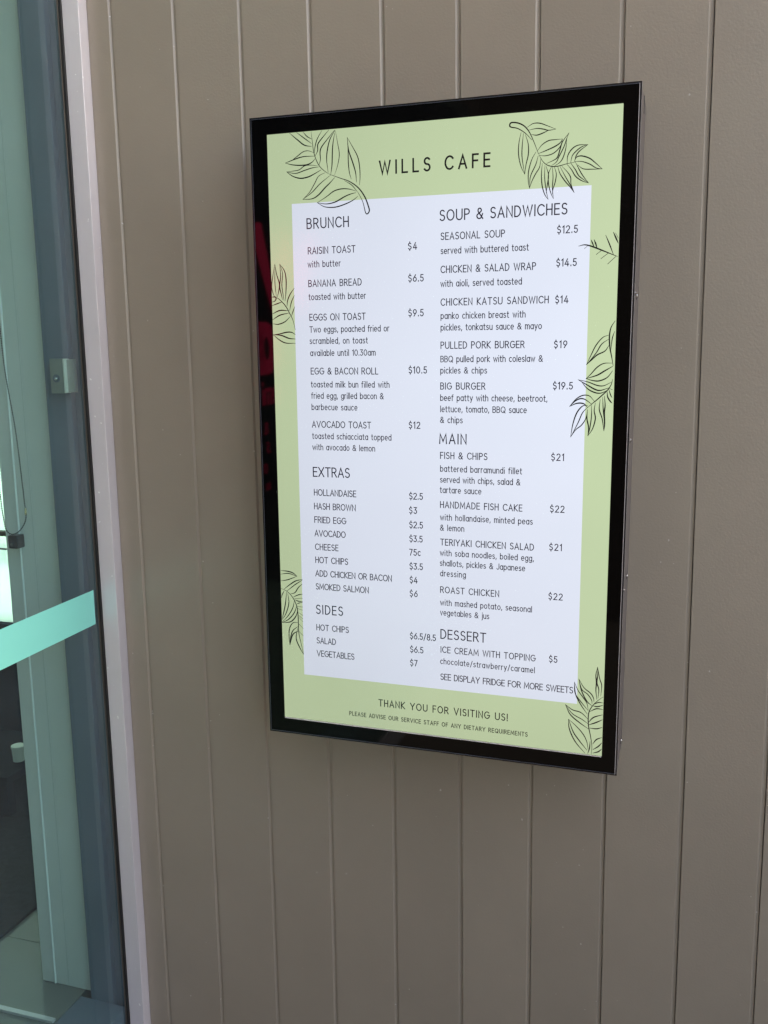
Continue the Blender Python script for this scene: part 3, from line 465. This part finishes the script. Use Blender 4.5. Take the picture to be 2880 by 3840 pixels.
LEAVES = {'L1_a': [[1.0, [94.3, 1208.5], [96.5, 1189.0], [99.4, 1167.6], [108.3, 1145.7], [121.4, 1132.5], [133.2, 1125.5]], [1.7, [133.2, 1125.5], [153.0, 1117.9], [171.4, 1110.8], [189.6, 1097.9], [202.4, 1080.6], [210.0, 1061.3], [211.2, 1054.1], [207.2, 1049.1], [203.3, 1052.2], [198.3, 1071.4], [189.4, 1088.5]], [1.0, [189.4, 1088.5], [176.5, 1103.4], [160.9, 1113.4]], [1.5, [144.3, 1206.5], [133.4, 1191.0], [127.6, 1172.6], [125.4, 1154.0], [128.0, 1130.1]], [1.5, [142.8, 1200.8], [138.3, 1176.6], [136.3, 1143.8], [133.3, 1126.2]], [1.0, [144.7, 1204.1], [149.0, 1180.5], [151.8, 1161.5], [148.2, 1143.0], [141.2, 1124.5]], [1.6, [49.2, 1208.0], [66.4, 1193.7], [79.7, 1183.7], [94.4, 1180.2]], [1.2, [64.1, 1208.0], [80.0, 1196.2], [94.5, 1185.7]], [1.2, [77.6, 1208.1], [85.5, 1199.3], [94.8, 1193.9]], [1.2, [116.5, 1207.5], [106.8, 1193.0], [101.9, 1179.2], [100.2, 1167.5]], [1.5, [131.1, 1207.5], [117.5, 1194.5], [107.9, 1183.5], [107.1, 1171.8], [102.0, 1162.7]], [1.5, [143.0, 1206.6], [128.1, 1191.4], [115.8, 1178.2], [112.1, 1169.0], [112.5, 1154.8], [109.6, 1145.6]], [1.1, [38.4, 1153.5], [51.7, 1157.1], [65.6, 1165.2], [76.6, 1171.6], [87.5, 1172.7], [99.5, 1168.3]], [1.4, [38.4, 1153.5], [57.2, 1158.7], [76.4, 1162.6], [100.6, 1162.1]], [1.6, [38.4, 1153.5], [51.5, 1149.5], [67.8, 1147.2], [84.1, 1147.3], [95.0, 1151.3], [101.1, 1156.8]], [1.1, [40.7, 1136.8], [53.8, 1137.4], [67.5, 1138.9], [78.6, 1145.3], [92.2, 1146.0], [106.9, 1143.4]], [1.3, [40.7, 1136.8], [59.2, 1132.7], [78.4, 1137.0], [94.7, 1140.6], [108.7, 1141.4]], [1.7, [40.7, 1136.8], [53.6, 1127.8], [69.8, 1122.9], [86.2, 1124.5], [99.8, 1129.6], [113.4, 1135.8]], [1.1, [73.6, 1083.2], [88.1, 1095.6], [99.4, 1111.7], [107.8, 1124.3], [121.3, 1130.1]], [1.2, [73.6, 1083.2], [93.5, 1095.3], [110.1, 1109.9], [133.2, 1125.1]], [1.7, [73.6, 1083.2], [93.2, 1083.3], [106.9, 1089.7], [120.7, 1102.1], [131.6, 1110.9], [141.1, 1119.8]], [1.4, [103.9, 1075.3], [123.0, 1085.2], [139.3, 1095.0], [155.3, 1098.1], [171.1, 1096.7], [184.2, 1092.3]], [1.6, [103.9, 1075.3], [122.7, 1072.0], [141.5, 1074.6], [160.3, 1083.1], [173.6, 1087.5], [184.2, 1089.3]], [1.5, [103.9, 1075.3], [119.9, 1066.7], [141.3, 1065.0], [162.7, 1069.8], [178.7, 1076.1], [188.0, 1082.6]], [1.3, [168.4, 1191.1], [180.3, 1171.2], [189.2, 1154.2], [192.8, 1135.3], [193.3, 1116.5], [191.8, 1103.0]], [1.6, [168.4, 1191.1], [171.1, 1167.2], [178.6, 1145.6], [184.3, 1126.5], [185.8, 1108.7]], [1.3, [168.4, 1191.1], [169.8, 1169.6], [169.9, 1146.2], [171.7, 1127.3], [175.4, 1114.8]]], 'L2_a': [[1.7, [521.1, 1160.6], [509.8, 1172.4], [495.7, 1181.6], [484.0, 1184.7], [481.1, 1187.8], [483.9, 1192.4], [495.5, 1191.0], [507.2, 1185.1], [516.7, 1174.1], [525.1, 1157.1], [533.5, 1136.7]], [1.1, [533.5, 1136.7], [543.1, 1120.7], [554.7, 1113.3], [568.5, 1112.0], [584.3, 1115.0], [600.1, 1117.2]], [1.2, [512.6, 1182.0], [523.3, 1187.7], [534.8, 1187.5], [546.4, 1183.1], [564.1, 1175.2]], [1.3, [516.6, 1177.4], [530.4, 1178.9], [541.9, 1176.9], [551.1, 1174.2], [564.1, 1175.2]], [1.4, [520.9, 1169.4], [530.6, 1167.6], [542.0, 1170.6], [552.2, 1174.6]], [1.2, [502.1, 1174.6], [498.4, 1156.9], [498.0, 1137.0], [502.5, 1116.8], [509.8, 1101.9]], [1.2, [506.3, 1172.7], [504.3, 1149.8], [504.6, 1130.0], [509.8, 1101.9]], [1.3, [509.8, 1170.2], [515.2, 1153.4], [515.7, 1135.8], [511.8, 1118.4], [509.8, 1101.9]], [1.2, [532.3, 1141.2], [540.2, 1150.5], [551.5, 1156.6], [562.9, 1157.5], [576.5, 1157.6]], [1.5, [534.7, 1136.2], [547.2, 1140.1], [563.1, 1146.0], [572.1, 1151.4], [576.5, 1157.6]], [1.2, [535.4, 1132.6], [547.4, 1131.4], [561.1, 1134.8], [572.2, 1144.9], [576.5, 1157.6]], [1.4, [548.9, 1118.1], [561.4, 1122.7], [568.1, 1127.7], [572.3, 1140.5], [576.6, 1153.2], [587.5, 1167.1]], [1.2, [558.1, 1114.2], [566.0, 1119.1], [570.4, 1127.6], [579.1, 1144.4], [583.3, 1157.0], [587.5, 1167.1]], [1.2, [563.9, 1113.1], [572.9, 1118.7], [578.3, 1127.0], [582.5, 1141.9], [583.7, 1157.0]], [1.2, [529.5, 1139.2], [522.1, 1126.5], [516.7, 1107.0], [516.5, 1089.3], [518.8, 1076.9]], [1.2, [533.6, 1132.3], [529.3, 1117.2], [520.3, 1097.9], [518.8, 1076.9]], [1.2, [538.3, 1127.6], [536.3, 1112.4], [529.6, 1101.8], [522.8, 1088.9], [518.8, 1076.9]], [1.3, [541.2, 1118.6], [540.0, 1101.1], [541.5, 1081.1], [546.5, 1065.3], [552.9, 1056.0]], [1.1, [545.9, 1115.0], [545.9, 1094.1], [548.6, 1074.0], [552.9, 1056.0]], [1.2, [547.8, 1113.8], [552.7, 1098.1], [550.8, 1080.5], [549.2, 1067.3]], [1.2, [558.1, 1112.7], [552.7, 1100.3], [553.1, 1082.6], [557.5, 1066.8], [562.4, 1056.6]], [1.1, [559.3, 1112.6], [560.9, 1093.1], [560.1, 1075.5], [562.4, 1056.6]], [1.2, [562.7, 1111.7], [566.5, 1099.4], [565.1, 1086.3], [561.3, 1073.2], [560.3, 1064.4]], [1.3, [568.9, 1111.3], [573.3, 1098.9], [582.8, 1085.2], [591.0, 1075.9], [599.2, 1064.8]], [1.2, [573.0, 1111.0], [582.5, 1093.9], [590.8, 1080.3], [595.6, 1071.2], [599.2, 1064.8]], [1.2, [576.4, 1111.4], [586.9, 1100.2], [592.2, 1091.1], [593.1, 1080.1], [599.2, 1064.8]], [1.3, [584.8, 1114.6], [593.6, 1104.2], [600.7, 1092.8], [612.2, 1084.4], [624.0, 1080.0]], [1.3, [591.5, 1116.3], [600.4, 1103.7], [607.5, 1092.3], [624.0, 1080.0]], [1.2, [600.1, 1116.8], [607.2, 1103.3], [614.3, 1091.9], [624.0, 1080.0]], [1.4, [585.4, 1115.6], [586.2, 1128.6], [592.8, 1139.0], [603.8, 1145.1], [621.1, 1144.9]], [1.3, [591.5, 1116.3], [594.2, 1128.1], [601.8, 1136.2], [610.6, 1142.1], [621.1, 1144.9]], [1.3, [598.5, 1118.0], [600.9, 1127.6], [607.5, 1135.8], [621.1, 1144.9]], [1.5, [598.4, 1119.1], [602.1, 1125.4], [611.1, 1126.5], [624.6, 1121.6], [636.0, 1112.2], [647.0, 1102.2]], [1.2, [598.9, 1118.0], [611.3, 1117.1], [624.9, 1111.9], [636.3, 1104.6], [647.0, 1102.2]], [1.1, [603.6, 1112.2], [613.9, 1104.6], [629.6, 1102.9], [647.0, 1102.2]]], 'L2_b': [[1.8, [609.6, 972.2], [619.8, 974.0], [631.2, 971.3], [644.9, 965.8], [660.9, 958.9], [677.9, 951.6]], [1.5, [631.3, 982.0], [633.8, 976.3], [636.9, 969.5]], [1.7, [636.5, 982.2], [639.5, 975.0], [642.2, 967.0]], [1.4, [656.6, 989.1], [663.8, 972.8], [671.1, 954.8]], [1.8, [669.8, 993.5], [674.6, 983.4], [678.7, 974.4]], [1.4, [673.6, 992.2], [678.6, 983.2]], [1.5, [625.5, 972.2], [620.0, 967.5]], [2.0, [649.5, 962.7], [641.1, 956.4]], [2.0, [662.0, 957.8], [649.5, 948.9]], [2.0, [675.0, 951.3], [661.5, 939.1]]], 'L3_a': [[1.3, [9.3, 962.5], [4.2, 939.6], [0.7, 919.5], [3.1, 906.8], [6.5, 898.4]], [1.5, [9.3, 962.5], [12.8, 941.8], [17.9, 924.1], [16.0, 909.0], [12.2, 897.7]], [1.1, [9.6, 956.9], [8.3, 934.4], [9.0, 914.2], [10.8, 899.0]], [1.5, [20.0, 962.1], [21.2, 939.0], [18.5, 919.0], [21.4, 903.8], [23.9, 892.4]], [1.2, [20.0, 962.1], [25.6, 943.9], [23.4, 921.4], [25.6, 901.2], [26.7, 891.0]], [1.6, [20.0, 962.1], [29.9, 948.7], [33.0, 931.1], [32.0, 908.6], [29.5, 889.7]], [1.5, [50.2, 914.3], [41.2, 903.3], [35.1, 890.8], [33.4, 879.5]], [1.3, [50.3, 900.5], [43.5, 888.1], [38.7, 870.5]], [1.2, [50.2, 877.9], [46.3, 869.1], [42.6, 860.3]], [1.2, [0.5, 898.0], [12.7, 896.0], [23.7, 887.3], [33.3, 875.7], [38.6, 865.5], [45.2, 852.7], [50.3, 832.3]], [1.6, [0.8, 898.0], [7.1, 899.1], [9.8, 895.3], [6.8, 890.3], [0.8, 888.6]], [1.5, [0.8, 881.5], [12.3, 885.1], [22.3, 888.1]], [1.7, [0.8, 865.0], [17.5, 871.5], [35.9, 870.6]], [1.6, [1.0, 853.5], [17.2, 862.1], [37.2, 866.0]], [1.5, [1.3, 845.3], [13.8, 844.3], [28.2, 849.2], [39.8, 859.1]], [1.7, [1.1, 823.5], [16.0, 825.1], [30.3, 828.0], [41.7, 827.8], [50.0, 823.3]], [1.8, [1.1, 823.5], [18.8, 822.0], [35.6, 815.9], [49.7, 814.4]], [1.5, [1.1, 823.5], [15.6, 812.3], [29.6, 806.5], [49.8, 806.0]]], 'L4_a': [[1.7, [677.9, 838.9], [671.1, 827.4], [668.7, 811.5], [670.3, 791.4], [673.8, 775.2], [677.0, 759.0]], [1.2, [677.5, 820.3], [673.8, 807.4], [672.4, 788.3]], [1.3, [667.6, 813.9], [656.8, 809.6], [645.2, 795.6], [636.6, 777.5], [629.0, 760.8]], [1.3, [667.4, 806.5], [655.1, 797.5], [645.6, 781.5], [629.0, 760.8]], [1.6, [668.2, 795.4], [661.5, 785.4], [647.7, 778.4], [636.9, 768.3], [629.0, 760.8]], [1.4, [675.2, 763.7], [660.2, 763.1], [648.4, 756.1], [637.6, 743.8], [629.1, 735.7]], [1.8, [676.4, 758.0], [662.6, 749.9], [648.8, 741.8], [629.1, 735.7]], [1.6, [676.3, 749.9], [667.0, 737.7], [653.1, 731.6], [641.0, 732.2], [629.1, 735.7]], [1.4, [614.9, 733.6], [632.9, 729.5], [649.3, 723.4], [661.5, 722.8], [675.3, 729.6]], [1.8, [614.9, 733.6], [631.0, 724.4], [645.5, 716.2], [655.7, 714.2], [669.7, 718.8]], [1.6, [620.7, 730.5], [631.2, 718.2], [643.6, 711.0], [655.8, 709.1], [667.8, 714.2]], [1.4, [676.8, 734.7], [674.5, 724.5], [667.8, 714.2], [654.1, 700.8], [642.2, 690.4], [633.8, 683.1]], [1.6, [670.7, 718.4], [677.2, 715.3]], [1.7, [667.8, 712.2], [669.2, 702.0], [674.5, 693.8], [677.2, 691.4]], [1.3, [670.7, 716.3], [674.1, 706.1], [676.9, 701.0]], [1.4, [600.3, 684.2], [611.3, 697.4], [623.4, 704.7], [635.7, 704.2], [645.1, 694.6]], [1.6, [600.3, 684.2], [613.4, 696.4], [625.6, 698.6], [640.2, 689.4]], [1.7, [600.3, 684.2], [613.6, 690.2], [625.9, 689.7], [633.2, 683.1]], [1.6, [633.1, 686.2], [624.0, 685.1], [614.0, 672.5], [607.3, 651.5], [603.8, 627.3]], [1.3, [633.8, 683.1], [624.3, 672.6], [616.6, 653.7], [603.8, 627.3]], [1.3, [633.4, 676.9], [630.7, 662.3], [622.9, 649.6], [612.8, 641.1], [603.8, 627.3]], [1.6, [633.3, 678.9], [632.8, 662.3], [636.3, 645.7], [635.3, 630.0]], [1.3, [640.3, 687.3], [640.9, 666.6], [638.4, 643.6], [635.3, 630.0]], [1.5, [647.3, 691.5], [645.6, 677.0], [648.1, 662.5], [643.6, 643.7], [635.3, 630.0]], [1.4, [655.8, 697.8], [654.7, 679.2], [660.3, 662.7], [664.1, 639.9]], [1.4, [660.1, 701.9], [661.8, 679.3], [664.5, 658.6], [664.1, 639.9]], [1.7, [663.1, 704.0], [665.0, 687.5], [664.0, 673.1], [665.3, 652.4], [664.1, 639.9]]], 'L5_a': [[1.7, [1.8, 330.2], [16.4, 329.9], [29.3, 327.1], [38.7, 320.4]], [1.3, [1.5, 322.3], [18.9, 325.2], [38.7, 320.4]], [1.4, [1.6, 307.9], [18.4, 311.6], [38.7, 320.4]], [1.7, [50.7, 313.9], [36.6, 310.4], [23.4, 302.1], [8.6, 290.6]], [1.4, [50.7, 312.6], [33.8, 301.6], [15.0, 286.6]], [1.5, [50.2, 304.0], [41.4, 296.0], [33.2, 284.3], [22.7, 280.5]], [1.4, [1.3, 291.1], [15.0, 285.4], [27.7, 272.7], [36.3, 254.8], [38.8, 233.9], [39.0, 213.9], [39.7, 193.9], [44.3, 171.7], [49.4, 148.3]], [1.5, [29.0, 274.1], [40.9, 279.9], [50.3, 281.9]], [1.7, [31.5, 270.6], [50.1, 273.2]], [1.5, [32.8, 268.2], [40.5, 265.8], [50.1, 265.1]], [1.3, [50.1, 264.6], [40.4, 261.3], [37.7, 259.9]], [1.4, [8.0, 286.1], [3.8, 278.4], [1.4, 270.7]], [1.6, [13.7, 284.1], [10.2, 258.9], [5.6, 238.6], [1.5, 224.5]], [1.5, [16.2, 281.8], [18.1, 259.6], [10.8, 236.5], [1.7, 222.0]], [1.4, [31.5, 268.1], [27.0, 250.3], [16.0, 232.0], [1.8, 217.0]], [1.6, [36.3, 254.8], [29.3, 238.1], [15.7, 223.2], [1.7, 215.7]], [1.7, [38.6, 246.3], [33.0, 230.9], [20.8, 218.6], [1.7, 215.2]], [1.6, [36.3, 254.8], [49.8, 253.4]], [1.5, [37.4, 249.9], [49.6, 246.4]], [1.6, [41.1, 240.3], [50.0, 234.8]], [1.5, [40.9, 234.0], [49.8, 227.3]], [1.4, [41.5, 229.1], [49.9, 221.1]], [1.5, [37.8, 218.3], [26.0, 216.5], [17.7, 202.0], [16.5, 181.7], [17.9, 166.2]], [1.6, [38.4, 210.1], [25.5, 198.9], [19.7, 182.0], [17.9, 166.2]], [1.7, [38.6, 200.1], [25.2, 190.1], [17.9, 166.2]], [1.6, [37.5, 206.3], [32.9, 183.2], [40.2, 163.8], [49.4, 148.3]], [1.5, [39.1, 216.4], [50.0, 206.1]], [1.6, [38.6, 200.1], [49.8, 189.8]]], 'L6_a': [[1.6, [666.7, 182.9], [663.9, 166.5], [665.3, 151.0], [664.8, 135.1], [667.2, 116.6]], [1.6, [666.7, 182.9], [667.5, 166.9], [666.2, 151.1], [670.2, 137.7], [669.3, 119.8]], [1.3, [666.7, 182.9], [671.4, 159.5], [675.5, 146.2], [674.3, 124.4]], [1.4, [631.6, 155.2], [641.7, 138.5], [654.9, 128.1], [660.7, 118.9], [661.8, 111.1]], [1.3, [631.6, 155.2], [638.1, 134.2], [649.4, 125.5], [657.1, 114.5], [658.3, 106.7]], [1.6, [631.6, 155.2], [637.2, 132.1], [648.0, 111.4], [658.4, 102.7]], [1.3, [623.2, 148.0], [630.7, 131.4], [640.4, 118.5], [648.1, 107.5], [651.2, 93.9]], [1.3, [623.2, 148.0], [625.3, 124.8], [638.8, 106.4], [651.3, 91.9]], [1.5, [623.2, 148.0], [626.3, 122.9], [637.1, 102.2], [649.7, 84.7]], [1.4, [678.9, 123.3], [668.2, 113.8], [659.3, 102.8], [653.2, 90.1], [651.8, 76.0], [653.2, 58.1], [657.5, 38.5], [660.5, 18.8], [659.8, 2.5]], [1.4, [662.0, 106.1], [670.1, 111.0], [678.9, 111.1]], [1.7, [660.2, 102.9], [668.5, 102.3], [679.1, 106.1]], [1.6, [655.0, 90.8], [666.8, 97.7], [679.2, 97.6]], [1.7, [652.9, 68.1], [661.9, 79.2], [679.3, 86.7]], [1.8, [653.1, 62.7], [665.9, 68.7], [679.6, 76.4]], [1.6, [654.7, 56.3], [668.1, 56.4], [680.0, 60.5]], [1.6, [662.2, 24.0], [668.7, 34.0], [680.2, 39.5]], [1.7, [662.5, 12.0], [672.9, 20.4], [680.0, 28.4]], [1.7, [662.7, 4.9], [673.2, 9.3], [680.4, 15.4]], [1.4, [606.9, 99.7], [620.6, 90.3], [637.5, 86.3], [651.8, 74.0]], [1.2, [606.9, 99.7], [620.8, 82.3], [639.8, 72.5], [652.7, 64.1]], [1.6, [606.9, 99.7], [617.1, 79.8], [634.3, 65.8], [652.9, 54.1]], [1.3, [613.8, 69.9], [629.0, 57.1], [642.4, 42.7], [650.3, 27.5], [653.2, 11.7]], [1.6, [613.8, 69.9], [623.7, 44.3], [637.3, 25.8], [651.2, 9.4]], [1.6, [613.8, 69.9], [616.0, 49.4], [627.9, 24.6], [647.3, 2.8]], [1.5, [656.8, 28.4], [655.9, 14.1], [652.9, 2.6]]]}

# ---------------------------------------------------------------- the menu display (own frame, slightly out of true)
cen = Vector((.34, 0, .6045))
tvm = Matrix(((0.99994118, 0.00447156, 0.00988121), (-0.0043485, 0.99991316, -0.01244012), (-0.00993598, 0.01239642, 0.99987379)))
tv = thing('menu_display', 'tall black framed digital menu screen listing cafe dishes on the taupe wall', 'screen')
tv.matrix_world = Matrix.Translation(cen) @ tvm.to_4x4() @ Matrix.Translation(-cen)
X1, X2, Z1, Z2 = -.0355, .7098, -.0358, 1.2421
obj('casing', bx(X1+.0015, X2-.0012, .006, .1655, Z1+.0015, Z2-.0015, bev=.0015), m_casing, tv)
def ring(xa, xb, za, zb, w, y0, y1, wt=None):
    bm = bmesh.new()
    box(bm, xa, xa+w, y0, y1, za, zb); box(bm, xb-w, xb, y0, y1, za, zb)
    box(bm, xa+w, xb-w, y0, y1, za, za+w); box(bm, xa+w, xb-w, y0, y1, zb-w, zb)
    return bm
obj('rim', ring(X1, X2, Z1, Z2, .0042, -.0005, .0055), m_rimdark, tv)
obj('rim_highlight', bx(X2-.0040, X2-.0030, -.0012, -.0006, Z1+.0030, Z2-.0030), m_rimlit, tv)  # highlight along the right edge, painted as a pale strip
obj('rim_highlight', bx(X2-.0004, X2+.0002, .0056, .0068, Z1, Z2), m_rimlit, tv)
obj('rim_highlight', bx(X1+.0028, X2-.0041, -.0011, -.0006, Z1+.0030, Z1+.0038), m_rimshade, tv)  # same line in a dark tone where the rim catches little light
obj('rim_highlight', bx(X1+.0028, X2-.0041, -.0011, -.0006, Z2-.0038, Z2-.0030), m_rimshade, tv)
obj('rim_highlight', bx(X1+.0028, X1+.0035, -.0011, -.0006, Z1+.0039, Z2-.0039), m_rimshade, tv)
obj('edge_reflection', bx(.001, .679, -.0001, .0010, -.0016, -.0001), m_silver, tv)  # pale strip painted for screen light reflected along the lower bezel
bz = bmesh.new()
xa, xb, za, zb = X1+.0044, X2-.0044, Z1+.0044, Z2-.0044
box(bz, xa, 0, .0002, .0055, za, zb); box(bz, .680, xb, .0002, .0055, za, zb); box(bz, 0, .680, .0002, .0055, za, -.0017); box(bz, 0, .680, .0002, .0055, 1.209, zb)
obj('bezel', bz, m_bezel, tv)
scr = obj('screen', bx(0.0004, .6796, .0012, .0050, .0004, 1.2086), m_green, tv)
obj('menu_sheet', bx(.0495, .6292, .0009, .0011, .1032, 1.0760), m_sheet, scr)
CAP = dict(t=.0226, h=.0184, i=.0122, p=.0122, d=.0110, f=.0140, s=.0084)
WT = dict(t=.150, h=.125, i=.138, p=.145, d=.136, f=.145, s=.165)
for k, t, x, z, wd in TEXT:
    o = obj('lettering', lettering(t, x*.001+.0004, z*.001, wd*.001, CAP[k], WT[k], .0005), m_inkb if k in 'tfs' else m_ink, scr)
    o['label'] = 'words "%s"' % t
for key, st in LEAVES.items():
    bm = bmesh.new()
    for s in st:
        wmax = s[0]*.00115
        pts = [(a*.001, b*.001) for a, b in s[1:]]
        pts = [(min(max(a, .001), .679), min(max(b, .001), 1.208)) for a, b in pts]
        ribbon(bm, spline(pts), lambda t, w_=wmax: w_*(.42+.9*math.sin(math.pi*min(1, max(0, t)))**1.1), .0003)
    o = obj('leaf_drawing', bm, m_inkb, scr)
# bezel slot, screws and the little sensor dot
def screw(y, z, r, dark=False):
    b = bmesh.new(); cyl(b, (X2-.0005, y, z), (1, 0, 0), r, .0032, 14); s = obj('screw', b, m_steel, tv)
    b = bmesh.new(); cyl(b, (X2-.0008, y, z-.0016), (1, 0, 0), r*1.5, .0012, 14); obj('washer', b, m_dark, s)
for y, z, r in ((.082, .886, .0040), (.048, .619, .0034), (.103, .342, .0038), (.022, .334, .0026), (.115, -.012, .0038), (.036, .889, .0022)):
    screw(y, z, r)
obj('cable_slot', bx(X2-.0020, X2-.0003, .100, .106, 1.212, 1.242), m_dark, tv)

# ---------------------------------------------------------------- unseen masses added to block sky light and darken reflections
uf = thing('facade_blocker', 'unseen dark upper facade added to block sky light from the left', 'building', (-.6, -2, 2.06))  # added to keep sky light off the left part of the boards
child(obj('facade_panel', bx(-6, -.52, -5.5, .15, 2.06, 4.6), m_fac), uf)
child(obj('parapet', bx(-6.02, -.50, -5.52, .15, 4.601, 4.65), m_frame), uf)
ob = thing('opposite_blocker', 'unseen dark building added opposite to cut low sky and darken reflections', 'building', (0, -4.6, GROUND))  # added for its shade, so the boards darken towards the ground
child(obj('wall', bx(-12, 1.9, -4.9, -4.3, GROUND-.02, 5.0), m_fac), ob)
child(obj('roof', bx(-12.2, 2.0, -5.0, -4.2, 5.001, 5.1), m_fac), ob)
sf = thing('blocker_wall', 'unseen dark wall added on the right to block low light', 'wall', (4.1, -2, GROUND))  # added to hold low side light off the bottom of the boards
child(obj('wall_panel', bx(4.0, 4.2, -4.2, .10, GROUND-.02, .7), m_fac), sf)
child(obj('wall_capping', bx(3.97, 4.23, -4.2, .10, .701, .75), m_frame), sf)
for i in range(5):
    child(obj('window', bx(-11+2.5*i, -9.8+2.5*i, -4.299, -4.28, .1, 1.4), m_bezel), ob)
